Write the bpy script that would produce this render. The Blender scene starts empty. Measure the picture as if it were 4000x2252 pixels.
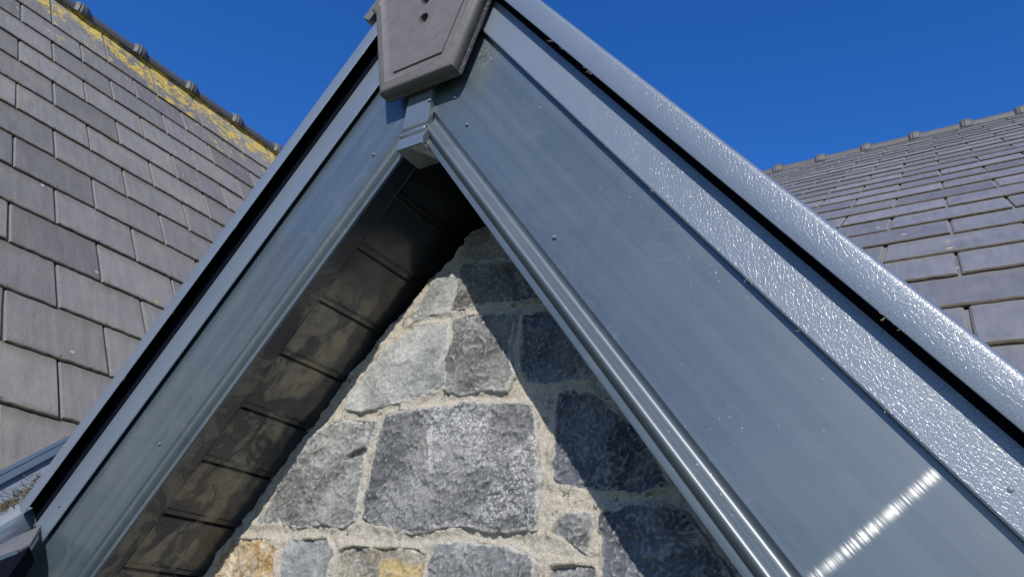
import bpy, math, random
import numpy as np
from mathutils import Vector, Matrix
R = math.radians
scene = bpy.context.scene
C = scene.collection
V3 = lambda *a: np.array(a, float)

# ------------------------------------------------------------------ camera
cam = bpy.data.cameras.new('camera'); camo = bpy.data.objects.new('camera', cam); C.objects.link(camo)
cam.sensor_width = 36.0; cam.lens = 25.23; cam.clip_start = 0.02; cam.clip_end = 3000
cr = Vector((0.83722869, 0.5379074, 0.09850761)); cu = Vector((0.15762162, -0.40986079, 0.89842615)); cf = Vector((-0.52364448, 0.73666123, 0.42793305))
camo.matrix_world = Matrix((cr, cu, -cf)).transposed().to_4x4()
scene.camera = camo
# ------------------------------------------------------------------ light
SUN = Vector((0.385, -1.0, 0.655)).normalized()
SKY = 0.15
world = bpy.data.worlds.new('World'); scene.world = world; world.use_nodes = True
nt = world.node_tree; bg = nt.nodes['Background']
sky = nt.nodes.new('ShaderNodeTexSky'); sky.sky_type = 'NISHITA'; sky.sun_disc = False
sky.sun_elevation = math.asin(SUN.z); sky.sun_rotation = math.atan2(SUN.x, SUN.y)
sky.altitude = 400; sky.air_density = 1.0; sky.dust_density = 0.15; sky.ozone_density = 6.0
hs = nt.nodes.new('ShaderNodeHueSaturation'); hs.inputs['Saturation'].default_value = 1.22; hs.inputs['Value'].default_value = 1.12; hs.inputs['Hue'].default_value = 0.512
nt.links.new(sky.outputs[0], hs.inputs['Color']); nt.links.new(hs.outputs[0], bg.inputs['Color'])
bg.inputs['Strength'].default_value = SKY
sl = bpy.data.lights.new('sun', 'SUN'); sl.energy = 4.8; sl.angle = R(0.53); sl.color = (1.0, 0.95, 0.87)
so = bpy.data.objects.new('sun', sl); C.objects.link(so); so.rotation_euler = SUN.to_track_quat('Z', 'Y').to_euler()
scene.view_settings.view_transform = 'Standard'; scene.view_settings.look = 'None'
scene.view_settings.exposure = 0.12; scene.view_settings.gamma = 1.0
scene.render.resolution_x = 1024; scene.render.resolution_y = 576
scene.render.engine = 'CYCLES'

# ------------------------------------------------------------------ helpers
def tag(o, label=None, cat=None, group=None, kind=None):
    if label: o['label'] = label
    if cat: o['category'] = cat
    if group: o['group'] = group
    if kind: o['kind'] = kind
    return o
def empty(name, loc):
    o = bpy.data.objects.new(name, None); C.objects.link(o); o.location = loc; o.empty_display_size = 0.1
    return o
def mesh_obj(name, verts, faces, mat, parent=None, smooth=False, mats=None, mi=None, loc=None):
    me = bpy.data.meshes.new(name)
    verts = np.asarray(verts, float)
    me.from_pydata(verts.tolist(), [], [tuple(int(i) for i in f) for f in faces])
    for m in (mats or [mat]): me.materials.append(m)
    if mi is not None: me.polygons.foreach_set('material_index', np.asarray(mi, dtype=np.int32))
    if smooth: me.polygons.foreach_set('use_smooth', np.ones(len(me.polygons), bool))
    me.update()
    o = bpy.data.objects.new(name, me); C.objects.link(o)
    if parent is not None:
        o.parent = parent
        pl = np.array(world_loc(parent))
        me.vertices.foreach_set('co', (verts - pl).ravel()); me.update()
    return o
def world_loc(o):
    l = Vector((0, 0, 0))
    while o is not None:
        l += o.location; o = o.parent
    return l
class MB:
    def __init__(s): s.v = []; s.f = []; s.m = []
    def add(s, vs, fs, m=0):
        b = len(s.v); s.v += [tuple(v) for v in vs]
        for f in fs: s.f.append(tuple(i + b for i in f)); s.m.append(m)
    def box(s, c, ax, h, m=0):      # centre, 3 axes, 3 half sizes
        c = np.array(c, float); vs = []
        for i in (-1, 1):
            for j in (-1, 1):
                for k in (-1, 1): vs.append(c + i*h[0]*ax[0] + j*h[1]*ax[1] + k*h[2]*ax[2])
        s.add(vs, [(0, 1, 3, 2), (4, 6, 7, 5), (0, 4, 5, 1), (2, 3, 7, 6), (0, 2, 6, 4), (1, 5, 7, 3)], m)
    def extrude(s, prof, m=0, caps=True):   # list of rings (arrays of points), closed loops
        n = len(prof[0]); b = len(s.v)
        for r in prof: s.v += [tuple(p) for p in r]
        for k in range(len(prof) - 1):
            for i in range(n):
                j = (i + 1) % n
                s.f.append((b + k*n + i, b + k*n + j, b + (k+1)*n + j, b + (k+1)*n + i)); s.m.append(m)
        if caps:
            s.f.append(tuple(b + i for i in range(n))[::-1]); s.m.append(m)
            s.f.append(tuple(b + (len(prof)-1)*n + i for i in range(n))); s.m.append(m)
    def build(s, name, mat, parent=None, smooth=False, mats=None):
        o = mesh_obj(name, s.v, s.f, mat, parent, smooth, mats, s.m if mats else None)
        return o
def fix_normals(o):
    import bmesh
    bm = bmesh.new(); bm.from_mesh(o.data); bmesh.ops.recalc_face_normals(bm, faces=bm.faces); bm.to_mesh(o.data); bm.free()
def smooth_by_angle(o, ang=40):
    import bmesh
    bm = bmesh.new(); bm.from_mesh(o.data)
    bmesh.ops.recalc_face_normals(bm, faces=bm.faces)
    for f in bm.faces: f.smooth = True
    for e in bm.edges:
        e.smooth = (len(e.link_faces) == 2 and e.calc_face_angle(0) < R(ang))
    bm.to_mesh(o.data); bm.free()

def _h(ix, iy, seed):
    n = (ix.astype(np.int64)*374761393 + iy.astype(np.int64)*668265263 + seed*2147483647) & 0xffffffff
    n = ((n ^ (n >> 13))*1274126177) & 0xffffffff
    n = (n ^ (n >> 16)) & 0xffffffff
    return n/4294967295.0
def vn(x, y, seed=0):
    x = np.asarray(x, float); y = np.asarray(y, float)
    ix = np.floor(x); iy = np.floor(y); fx = x-ix; fy = y-iy
    fx = fx*fx*fx*(fx*(fx*6-15)+10); fy = fy*fy*fy*(fy*(fy*6-15)+10)
    a = _h(ix, iy, seed); b = _h(ix+1, iy, seed); c = _h(ix, iy+1, seed); d = _h(ix+1, iy+1, seed)
    return (a*(1-fx)+b*fx)*(1-fy)+(c*(1-fx)+d*fx)*fy
def fbm(x, y, oct=4, seed=0, g=0.5):
    s = 0; a = 1; t = 0
    for o in range(oct):
        s = s + a*(vn(x*2**o+o*7.3, y*2**o+o*3.1, seed+o)*2-1); t += a; a *= g
    return s/t

# ------------------------------------------------------------------ materials
def newmat(name):
    m = bpy.data.materials.new(name); m.use_nodes = True
    n = m.node_tree; b = n.nodes['Principled BSDF']
    return m, n, b
def N(n, t, **kw):
    x = n.nodes.new(t)
    for k, v in kw.items():
        if k in x.inputs: x.inputs[k].default_value = v
        else: setattr(x, k, v)
    return x
def ramp(n, src, stops):
    r = n.nodes.new('ShaderNodeValToRGB'); e = r.color_ramp.elements
    while len(e) < len(stops): e.new(0.5)
    for i, (p, c) in enumerate(stops):
        e[i].position = p; e[i].color = (c if len(c) == 4 else (*c, 1)) if isinstance(c, tuple) else (c, c, c, 1)
    n.links.new(src, r.inputs[0]); return r.outputs[0]
def mix(n, fac, a, b, mode='MIX'):
    x = n.nodes.new('ShaderNodeMix'); x.data_type = 'RGBA'; x.blend_type = mode
    for s, v in ((x.inputs['Factor'], fac), (x.inputs[6], a), (x.inputs[7], b)):
        if isinstance(v, (int, float)): s.default_value = v
        elif isinstance(v, tuple): s.default_value = (*v, 1) if len(v) == 3 else v
        else: n.links.new(v, s)
    return x.outputs[2]
def math_(n, op, a, b=None):
    x = n.nodes.new('ShaderNodeMath'); x.operation = op
    for i, v in enumerate((a, b)):
        if v is None: continue
        if isinstance(v, (int, float)): x.inputs[i].default_value = v
        else: n.links.new(v, x.inputs[i])
    return x.outputs[0]
def pos(n, scale=(1, 1, 1), rot=(0, 0, 0), loc=(0, 0, 0)):
    g = n.nodes.new('ShaderNodeNewGeometry'); m = n.nodes.new('ShaderNodeMapping')
    m.inputs['Scale'].default_value = scale; m.inputs['Rotation'].default_value = rot; m.inputs['Location'].default_value = loc
    n.links.new(g.outputs['Position'], m.inputs[0]); return m.outputs[0]
def axispos(n, axes, scale):        # position projected on three world axes, then scaled
    g = n.nodes.new('ShaderNodeNewGeometry'); cmb = n.nodes.new('ShaderNodeCombineXYZ')
    for i, (a, s) in enumerate(zip(axes, scale)):
        d = n.nodes.new('ShaderNodeVectorMath'); d.operation = 'DOT_PRODUCT'
        n.links.new(g.outputs['Position'], d.inputs[0]); d.inputs[1].default_value = tuple(np.array(a)*s)
        n.links.new(d.outputs['Value'], cmb.inputs[i])
    return cmb.outputs[0]
def noise(n, vec, scale, detail=4, rough=0.55, out='Fac', dist=0.0):
    x = N(n, 'ShaderNodeTexNoise', Scale=scale, Detail=detail, Roughness=rough, Distortion=dist)
    if vec is not None: n.links.new(vec, x.inputs['Vector'])
    return x.outputs[out]
def bump(n, h, strength, dist, normal=None):
    b = N(n, 'ShaderNodeBump', Strength=strength, Distance=dist)
    n.links.new(h, b.inputs['Height'])
    if normal is not None: n.links.new(normal, b.inputs['Normal'])
    return b.outputs[0]

A_ = R(52.5)
sA, cA = math.sin(A_), math.cos(A_)
GN = {-1: V3(-sA, 0, cA), 1: V3(sA, 0, cA)}      # outward normals of the two gable slopes
GD = {-1: V3(-cA, 0, -sA), 1: V3(cA, 0, -sA)}    # down the slope
APX = V3(-0.7766, 0, 0.7903)                      # apex of the inner lip
YF = 0.75

def N_dot(n, v):
    g = n.nodes.new('ShaderNodeNewGeometry'); d = n.nodes.new('ShaderNodeVectorMath'); d.operation = 'DOT_PRODUCT'
    n.links.new(g.outputs['Position'], d.inputs[0]); d.inputs[1].default_value = tuple(v); return d.outputs['Value']
def dirt_specks(n, vec, base, amount=0.5, scale=260):
    """little pale dust specks and faint grime"""
    s = noise(n, vec, scale, 1, 0.5)
    clump = noise(n, vec, 7, 3, 0.6)
    m = math_(n, 'MULTIPLY', ramp(n, s, [(0.73, 0.0), (0.77, 1.0)]), ramp(n, clump, [(0.48, 0.0), (0.66, 1.0)]))
    m = math_(n, 'MULTIPLY', m, amount)
    return mix(n, m, base, (0.42, 0.44, 0.42))

def mat_board(side):
    m, n, b = newmat('painted_metal_board')
    vec = pos(n)
    gr = axispos(n, (GN[side], V3(0, 1, 0), GD[side]), (260, 40, 3.0))
    g1 = noise(n, gr, 1.0, 3, 0.7)
    gr2 = axispos(n, (GN[side], V3(0, 1, 0), GD[side]), (60, 10, 0.8))
    g2 = noise(n, gr2, 1.0, 2, 0.6)
    haze = noise(n, vec, 5.0, 4, 0.6, dist=0.6)
    col = mix(n, ramp(n, haze, [(0.35, 0.0), (0.7, 1.0)]), (0.040, 0.056, 0.072), (0.060, 0.078, 0.092))
    col = mix(n, ramp(n, g2, [(0.35, 0.0), (0.75, 0.35)]), col, (0.10, 0.128, 0.142))
    # dusty smudges and a scuffed patch beside the end tile
    sm = noise(n, vec, 13.0, 6, 0.62, dist=1.6)
    col = mix(n, ramp(n, sm, [(0.58, 0.0), (0.74, 0.22)]), col, (0.17, 0.165, 0.145))
    col = mix(n, ramp(n, noise(n, pos(n, loc=(4, 1, 2)), 7.0, 5, 0.6, dist=1.2), [(0.60, 0.0), (0.72, 0.35)]), col, (0.030, 0.040, 0.052))
    vd = n.nodes.new('ShaderNodeVectorMath'); vd.operation = 'DISTANCE'; n.links.new(vec, vd.inputs[0]); vd.inputs[1].default_value = (-0.655, 0.75, 0.925)
    pm = math_(n, 'MULTIPLY', ramp(n, vd.outputs['Value'], [(0.018, 1.0), (0.055, 0.0)]), ramp(n, noise(n, vec, 330, 4, 0.75), [(0.52, 0.0), (0.66, 0.7)]))
    col = mix(n, pm, col, (0.36, 0.37, 0.34))
    col = dirt_specks(n, vec, col, 0.8)
    n.links.new(col, b.inputs['Base Color'])
    b.inputs['Roughness'].default_value = 0.42
    b.inputs['Specular IOR Level'].default_value = 0.6
    b.inputs['Coat Weight'].default_value = 0.7; b.inputs['Coat Roughness'].default_value = 0.12 if side == -1 else 0.27; b.inputs['Coat IOR'].default_value = 1.6
    pf = N(n, 'ShaderNodeMapRange'); n.links.new(N_dot(n, GN[side]), pf.inputs['Value'])
    kb = float(APX@GN[side]); pf.inputs['From Min'].default_value = kb+0.046; pf.inputs['From Max'].default_value = kb+0.052
    pf.inputs['To Min'].default_value = 0.40; pf.inputs['To Max'].default_value = 0.12 if side == -1 else 0.27
    n.links.new(pf.outputs[0], b.inputs['Coat Roughness'])
    bh = noise(n, vec, 9.0, 2, 0.4)
    nb = bump(n, bh, 0.35, 0.002)
    nb2 = bump(n, g1, 0.12 if side == 1 else 0.02, 0.0006, nb)
    n.links.new(nb2, b.inputs['Normal']); n.links.new(nb, b.inputs['Coat Normal'])
    if side == 1:
        # rolling marks in the metal spread the sun into a narrow streak across the board
        gl = n.nodes.new('ShaderNodeBsdfAnisotropic'); gl.distribution = 'BECKMANN'
        gl.inputs['Roughness'].default_value = 0.165; gl.inputs['Anisotropy'].default_value = 0.915
        # each rolling mark tilts the surface a little across the board
        q = math_(n, 'FLOOR', math_(n, 'MULTIPLY', N_dot(n, GN[side]), 5200.0))
        wnz = n.nodes.new('ShaderNodeTexWhiteNoise'); wnz.noise_dimensions = '1D'; n.links.new(q, wnz.inputs['W'])
        tl = math_(n, 'MULTIPLY', math_(n, 'SUBTRACT', wnz.outputs['Value'], 0.5), 0.42)
        tv = n.nodes.new('ShaderNodeVectorMath'); tv.operation = 'SCALE'; tv.inputs[0].default_value = (math.sin(R(49.9)), 0, math.cos(R(49.9))); n.links.new(tl, tv.inputs['Scale'])
        gg = n.nodes.new('ShaderNodeNewGeometry'); av = n.nodes.new('ShaderNodeVectorMath'); n.links.new(gg.outputs['Normal'], av.inputs[0]); n.links.new(tv.outputs[0], av.inputs[1])
        nv = n.nodes.new('ShaderNodeVectorMath'); nv.operation = 'NORMALIZE'; n.links.new(av.outputs[0], nv.inputs[0]); n.links.new(nv.outputs[0], gl.inputs['Normal'])
        gl.inputs['Color'].default_value = (0.9, 0.9, 0.88, 1)
        t = n.nodes.new('ShaderNodeCombineXYZ')
        ta = R(49.9)
        for i, v in enumerate((math.cos(ta), 0, -math.sin(ta))): t.inputs[i].default_value = v
        n.links.new(t.outputs[0], gl.inputs['Tangent'])
        ms = n.nodes.new('ShaderNodeMixShader')
        fine = noise(n, axispos(n, (GN[side], V3(0, 1, 0), GD[side]), (420, 1, 1.5)), 1.0, 1, 0.5)
        fac = ramp(n, fine, [(0.3, 0.0004), (0.46, 0.0024), (0.72, 0.0085)])
        flat = N(n, 'ShaderNodeMapRange'); n.links.new(N_dot(n, GN[side]), flat.inputs['Value'])
        kk = float(APX@GN[side]); flat.inputs['From Min'].default_value = kk+0.049; flat.inputs['From Max'].default_value = kk+0.054
        fac = math_(n, 'MULTIPLY', fac, flat.outputs[0])
        n.links.new(fac, ms.inputs[0]); n.links.new(b.outputs[0], ms.inputs[1]); n.links.new(gl.outputs[0], ms.inputs[2])
        n.links.new(ms.outputs[0], n.nodes['Material Output'].inputs['Surface'])
    return m
def mat_leather():
    m, n, b = newmat('leather_grain_coated_steel')
    vec = pos(n)
    wn = N(n, 'ShaderNodeTexNoise', Scale=60.0, Detail=2.0); n.links.new(vec, wn.inputs['Vector'])
    wv = n.nodes.new('ShaderNodeVectorMath'); wv.operation = 'MULTIPLY_ADD'
    n.links.new(wn.outputs['Color'], wv.inputs[0]); wv.inputs[1].default_value = (0.006, 0.006, 0.006); n.links.new(vec, wv.inputs[2])
    vo = N(n, 'ShaderNodeTexVoronoi', feature='DISTANCE_TO_EDGE', Scale=235.0); n.links.new(wv.outputs[0], vo.inputs['Vector'])
    vo2 = N(n, 'ShaderNodeTexVoronoi', feature='DISTANCE_TO_EDGE', Scale=520.0); n.links.new(wv.outputs[0], vo2.inputs['Vector'])
    h = math_(n, 'ADD', ramp(n, vo.outputs['Distance'], [(0.0, 0.0), (0.09, 1.0)]), math_(n, 'MULTIPLY', ramp(n, vo2.outputs['Distance'], [(0.0, 0.0), (0.2, 1.0)]), 0.5))
    col = mix(n, noise(n, vec, 6, 3), (0.095, 0.122, 0.160), (0.13, 0.158, 0.198))
    col = dirt_specks(n, vec, col, 0.5)
    n.links.new(col, b.inputs['Base Color'])
    b.inputs['Roughness'].default_value = 0.46; b.inputs['Specular IOR Level'].default_value = 0.6
    b.inputs['Coat Weight'].default_value = 0.85; b.inputs['Coat Roughness'].default_value = 0.22
    nb = bump(n, h, 0.85, 0.00012); n.links.new(nb, b.inputs['Normal']); n.links.new(nb, b.inputs['Coat Normal'])
    return m
def mat_smooth_steel(name='smooth_coated_steel', c=(0.10, 0.135, 0.17), rough=0.3, coat=0.6):
    m, n, b = newmat(name); vec = pos(n)
    col = mix(n, noise(n, vec, 14, 4, 0.6), c, tuple(v*1.25 for v in c))
    col = dirt_specks(n, vec, col, 0.8)
    n.links.new(col, b.inputs['Base Color']); b.inputs['Roughness'].default_value = rough
    b.inputs['Coat Weight'].default_value = coat; b.inputs['Coat Roughness'].default_value = 0.12
    n.links.new(bump(n, noise(n, vec, 400, 2), 0.1, 0.0005), b.inputs['Normal'])
    return m
def mat_soffit(name='dusty_dark_soffit', dust=1.0):
    m, n, b = newmat(name); vec = pos(n)
    st = axispos(n, (GN[-1], V3(0, 1, 0), GD[-1]), (6, 17, 12))
    d1 = noise(n, st, 0.9, 5, 0.6, dist=0.9)
    d2 = noise(n, vec, 45, 4, 0.65)
    # tan dust on the outer boards, fading out towards the wall
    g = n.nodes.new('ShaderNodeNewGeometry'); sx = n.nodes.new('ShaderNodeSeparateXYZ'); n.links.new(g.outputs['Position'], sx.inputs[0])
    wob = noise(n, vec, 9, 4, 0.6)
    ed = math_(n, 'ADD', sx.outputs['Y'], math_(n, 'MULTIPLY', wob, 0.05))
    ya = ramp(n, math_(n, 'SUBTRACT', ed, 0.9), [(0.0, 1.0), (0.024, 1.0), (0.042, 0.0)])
    za = ramp(n, math_(n, 'ADD', sx.outputs['Z'], math_(n, 'MULTIPLY', wob, 0.12)), [(0.58, 1.0), (0.64, 0.0)])  # tan also stops at the apex, whose shade is put into the colour
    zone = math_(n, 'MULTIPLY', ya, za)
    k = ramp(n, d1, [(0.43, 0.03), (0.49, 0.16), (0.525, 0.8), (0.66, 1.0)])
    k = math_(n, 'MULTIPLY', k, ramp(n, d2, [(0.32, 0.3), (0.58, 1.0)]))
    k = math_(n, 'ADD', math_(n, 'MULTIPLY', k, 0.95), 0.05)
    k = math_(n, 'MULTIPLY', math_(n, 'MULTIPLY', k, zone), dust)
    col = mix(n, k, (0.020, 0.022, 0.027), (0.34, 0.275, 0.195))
    n.links.new(col, b.inputs['Base Color'])
    n.links.new(ramp(n, k, [(0.0, 0.2), (1.0, 0.75)]), b.inputs['Roughness'])
    b.inputs['Specular IOR Level'].default_value = 0.7
    n.links.new(bump(n, d2, 0.25, 0.0008), b.inputs['Normal'])
    return m
def mat_plain(name, c, rough=0.6, var=0.3, sc=40, bs=0.3, bd=0.001):
    m, n, b = newmat(name); vec = pos(n)
    no = noise(n, vec, sc, 5, 0.6)
    n.links.new(mix(n, no, tuple(v*(1-var) for v in c), tuple(v*(1+var) for v in c)), b.inputs['Base Color'])
    b.inputs['Roughness'].default_value = rough
    n.links.new(bump(n, noise(n, vec, sc*5, 4, 0.7), bs, bd), b.inputs['Normal'])
    return m
def mat_stone(name, c1, c2, white=0.3, ochre=None, oc_amt=0.0, seed=0, fleck=0.0, rough_sc=1.0):
    m, n, b = newmat(name); vec = pos(n, loc=(seed*3.1, seed*1.7, seed*2.3))
    big = noise(n, vec, 9*rough_sc, 5, 0.62, dist=0.5)
    c1 = tuple(v*0.74 for v in c1); c2 = tuple(v*1.16 for v in c2)
    col = mix(n, ramp(n, big, [(0.40, 0.0), (0.47, 0.45), (0.53, 0.6), (0.60, 1.0)]), c1, c2)
    if ochre is not None:
        o = noise(n, vec, 11, 4, 0.6, dist=0.8)
        col = mix(n, ramp(n, o, [(0.55-0.2*oc_amt, 0.0), (0.68-0.2*oc_amt, 1.0)]), col, ochre)
        o2 = noise(n, vec, 17, 4, 0.6, dist=1.0)
        col = mix(n, ramp(n, o2, [(0.56, 0.0), (0.68, 0.85)]), col, (0.20, 0.115, 0.04))
    # pale mineral crust, scuffed arrises and mortar smeared over the rim
    w1 = noise(n, vec, 38, 9, 0.75, dist=0.6)
    w2 = noise(n, vec, 7.5, 3, 0.5)
    wm = math_(n, 'MULTIPLY', ramp(n, w1, [(0.52, 0.0), (0.575, 1.0)]), ramp(n, w2, [(0.44, 0.08), (0.56, 1.0)]))
    col = mix(n, math_(n, 'MULTIPLY', wm, white), col, (0.46, 0.455, 0.44))
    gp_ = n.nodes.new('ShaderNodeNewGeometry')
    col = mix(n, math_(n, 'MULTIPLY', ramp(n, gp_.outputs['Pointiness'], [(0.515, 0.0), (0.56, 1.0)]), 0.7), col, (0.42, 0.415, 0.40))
    col = mix(n, ramp(n, gp_.outputs['Pointiness'], [(0.42, 0.55), (0.485, 0.0)]), col, (0.035, 0.035, 0.037))  # hollow creases darkened, crevice shade put into the colour
    rm = n.nodes.new('ShaderNodeAttribute'); rm.attribute_name = 'rim'
    rk = math_(n, 'ADD', rm.outputs['Fac'], math_(n, 'MULTIPLY', math_(n, 'SUBTRACT', noise(n, vec, 55, 6, 0.7), 0.5), 2.4))
    col = mix(n, ramp(n, rk, [(0.45, 0.0), (0.85, 0.85)]), col, (0.50, 0.485, 0.45))
    if fleck > 0:
        f = noise(n, vec, 240, 3, 0.7)
        col = mix(n, math_(n, 'MULTIPLY', ramp(n, f, [(0.52, 0.0), (0.60, 1.0)]), math_(n, 'MULTIPLY', ramp(n, w2, [(0.47, 0.0), (0.56, 1.0)]), fleck)), col, (0.60, 0.60, 0.60))
        f2 = noise(n, vec, 190, 3, 0.7)
        col = mix(n, math_(n, 'MULTIPLY', ramp(n, f2, [(0.56, 0.0), (0.62, 1.0)]), 0.6*fleck), col, (0.02, 0.02, 0.028))
    fine = noise(n, vec, 130, 6, 0.75)
    col = mix(n, 0.7, col, ramp(n, fine, [(0.28, 0.55), (0.72, 1.35)]), 'MULTIPLY')
    n.links.new(col, b.inputs['Base Color']); b.inputs['Roughness'].default_value = 0.78
    b.inputs['Specular IOR Level'].default_value = 0.35
    h = math_(n, 'ADD', math_(n, 'MULTIPLY', w1, 1.2), math_(n, 'MULTIPLY', fine, 0.6))
    n.links.new(bump(n, h, 0.95, 0.0065), b.inputs['Normal'])
    return m
def mat_mortar():
    m, n, b = newmat('sandy_lime_mortar'); vec = pos(n)
    col = mix(n, noise(n, vec, 10, 4, 0.6), (0.32, 0.29, 0.235), (0.45, 0.41, 0.345))
    gr = noise(n, vec, 330, 3, 0.75)
    col = mix(n, 0.9, col, ramp(n, gr, [(0.3, 0.55), (0.7, 1.3)]), 'MULTIPLY')
    pit = noise(n, vec, 70, 3, 0.6)
    col = mix(n, ramp(n, pit, [(0.30, 1.0), (0.38, 0.0)]), col, (0.12, 0.10, 0.075))
    n.links.new(col, b.inputs['Base Color']); b.inputs['Roughness'].default_value = 0.95
    h = math_(n, 'ADD', math_(n, 'MULTIPLY', noise(n, vec, 120, 4, 0.7), 1.0), math_(n, 'MULTIPLY', gr, 0.5))
    n.links.new(bump(n, h, 0.9, 0.004), b.inputs['Normal'])
    return m

UW = R(52.7); kW = 1.435
nW = V3(math.sin(UW), 0, math.cos(UW)); uW = V3(-math.cos(UW), 0, math.sin(UW))
CM = R(38.5); kM = 0.383
nM = V3(0, -math.sin(CM), math.cos(CM)); uM = V3(0, math.cos(CM), math.sin(CM))

def mat_slate(which):
    m, n, b = newmat('weathered_slate' if which == 'wing' else 'bluish_slate')
    up, side = (uW, V3(0, 1, 0)) if which == 'wing' else (uM, V3(1, 0, 0))
    at = n.nodes.new('ShaderNodeAttribute'); at.attribute_name = 'tone'
    vec = pos(n)
    run = axispos(n, (side, up, nW if which == 'wing' else nM), (38, 5, 5))
    if which == 'wing': c1, c2, c3 = (0.165, 0.153, 0.135), (0.232, 0.216, 0.194), (0.29, 0.25, 0.185)
    else: c1, c2, c3 = (0.112, 0.113, 0.130), (0.162, 0.163, 0.182), (0.20, 0.195, 0.19)
    col = mix(n, ramp(n, noise(n, run, 1.0, 5, 0.65), [(0.3, 0.0), (0.7, 1.0)]), c1, c2)
    col = mix(n, ramp(n, noise(n, vec, 4.5, 5, 0.6, dist=0.5), [(0.5, 0.0), (0.75, 0.55)]), col, c3)
    col = mix(n, 0.75, col, ramp(n, at.outputs['Fac'], [(0.0, 0.66), (1.0, 1.2)]), 'MULTIPLY')
    fine = noise(n, vec, 150, 4, 0.7)
    col = mix(n, 0.55, col, ramp(n, fine, [(0.3, 0.75), (0.7, 1.2)]), 'MULTIPLY')
    # moss stains along the tails and dirt washed down from the course above
    cf = N_dot(n, up)
    cf = math_(n, 'FRACT', math_(n, 'DIVIDE', math_(n, 'SUBTRACT', cf, 3.013 if which == 'wing' else 1.423), 0.2365))
    nz = noise(n, vec, 26, 5, 0.7); nz2 = noise(n, vec, 6, 3, 0.6)
    cfn = math_(n, 'ADD', cf, math_(n, 'MULTIPLY', math_(n, 'SUBTRACT', nz, 0.5), 0.16))
    st1 = math_(n, 'MULTIPLY', ramp(n, cfn, [(0.0, 0.85), (0.03, 0.55), (0.10, 0.0), (0.78, 0.0), (0.97, 0.7), (1.0, 0.8)]), ramp(n, nz2, [(0.35, 0.25), (0.65, 1.0)]))
    col = mix(n, st1, col, (0.13, 0.115, 0.08) if which == 'wing' else (0.16, 0.15, 0.125))
    # pale run streaks and white spots
    stv = axispos(n, (side, up, V3(0, 0, 0.001)), (70, 7, 1))
    col = mix(n, ramp(n, noise(n, stv, 1.0, 4, 0.6, dist=0.8), [(0.66, 0.0), (0.76, 0.5)]), col, (0.30, 0.28, 0.25))
    sp = N(n, 'ShaderNodeTexVoronoi', Scale=9.0, Randomness=1.0); n.links.new(vec, sp.inputs['Vector'])
    # height above the eaves along the slope decides where lichen grows
    d = n.nodes.new('ShaderNodeVectorMath'); d.operation = 'DOT_PRODUCT'
    g = n.nodes.new('ShaderNodeNewGeometry'); n.links.new(g.outputs['Position'], d.inputs[0]); d.inputs[1].default_value = tuple(up)
    mr = N(n, 'ShaderNodeMapRange'); n.links.new(d.outputs['Value'], mr.inputs['Value'])
    if which == 'wing': a, e = 3.7, 4.9
    else: a, e = 5.2, 6.9
    mr.inputs['From Min'].default_value = a; mr.inputs['From Max'].default_value = e
    near = mr.outputs[0]
    ly = math_(n, 'ADD', math_(n, 'MULTIPLY', noise(n, vec, 17.0, 8, 0.78, dist=0.3), 0.62), math_(n, 'MULTIPLY', noise(n, vec, 4.2, 3, 0.6), 0.38))
    thr = math_(n, 'SUBTRACT', 0.70, math_(n, 'MULTIPLY', near, 0.262 if which == 'wing' else 0.12))
    ym = math_(n, 'MULTIPLY', math_(n, 'SUBTRACT', ly, thr), 22.0)
    x = n.nodes.new('ShaderNodeClamp'); n.links.new(ym, x.inputs[0]); ym = x.outputs[0]
    brk = ramp(n, noise(n, vec, 75, 3, 0.7), [(0.40, 0.0), (0.50, 1.0)])
    ym = math_(n, 'MULTIPLY', ym, brk)
    ycol = mix(n, ramp(n, noise(n, vec, 30, 3), [(0.4, 0.0), (0.6, 1.0)]), (0.62, 0.36, 0.02), (0.66, 0.52, 0.06))
    col = mix(n, ym, col, ycol)
    wl = noise(n, pos(n, loc=(5, 3, 1)), 14.0, 5, 0.7, dist=0.2)
    thw = math_(n, 'SUBTRACT', 0.72, math_(n, 'MULTIPLY', near, 0.12))
    x2 = n.nodes.new('ShaderNodeClamp'); n.links.new(math_(n, 'MULTIPLY', math_(n, 'SUBTRACT', wl, thw), 30.0), x2.inputs[0])
    col = mix(n, math_(n, 'MULTIPLY', x2.outputs[0], 0.8), col, (0.48, 0.49, 0.44))
    dots = N(n, 'ShaderNodeTexVoronoi', Scale=11.0); n.links.new(vec, dots.inputs['Vector'])
    dsel = n.nodes.new('ShaderNodeSeparateColor'); n.links.new(dots.outputs['Color'], dsel.inputs[0])
    dr = math_(n, 'ADD', dots.outputs['Distance'], math_(n, 'MULTIPLY', math_(n, 'SUBTRACT', noise(n, vec, 90, 3, 0.7), 0.5), 0.16))
    dm = math_(n, 'MULTIPLY', ramp(n, dr, [(0.07, 1.0), (0.09, 0.0)]), ramp(n, math_(n, 'ADD', dsel.outputs[0], math_(n, 'MULTIPLY', near, 0.35)), [(0.74, 0.0), (0.76, 1.0)]))
    col = mix(n, math_(n, 'MULTIPLY', dm, 0.85), col, mix(n, ramp(n, dsel.outputs[1], [(0.45, 0.0), (0.5, 1.0)]), (0.58, 0.40, 0.05), (0.45, 0.46, 0.42)))
    n.links.new(col, b.inputs['Base Color'])
    b.inputs['Roughness'].default_value = 0.62
    b.inputs['Specular IOR Level'].default_value = 0.5
    lay = noise(n, axispos(n, (side, up, V3(0, 0, 0.001)), (30, 14, 1)), 1.0, 6, 0.6, dist=1.2)
    h = math_(n, 'ADD', lay, math_(n, 'MULTIPLY', fine, 0.25))
    n.links.new(bump(n, h, 0.45, 0.003), b.inputs['Normal'])
    return m

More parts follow.
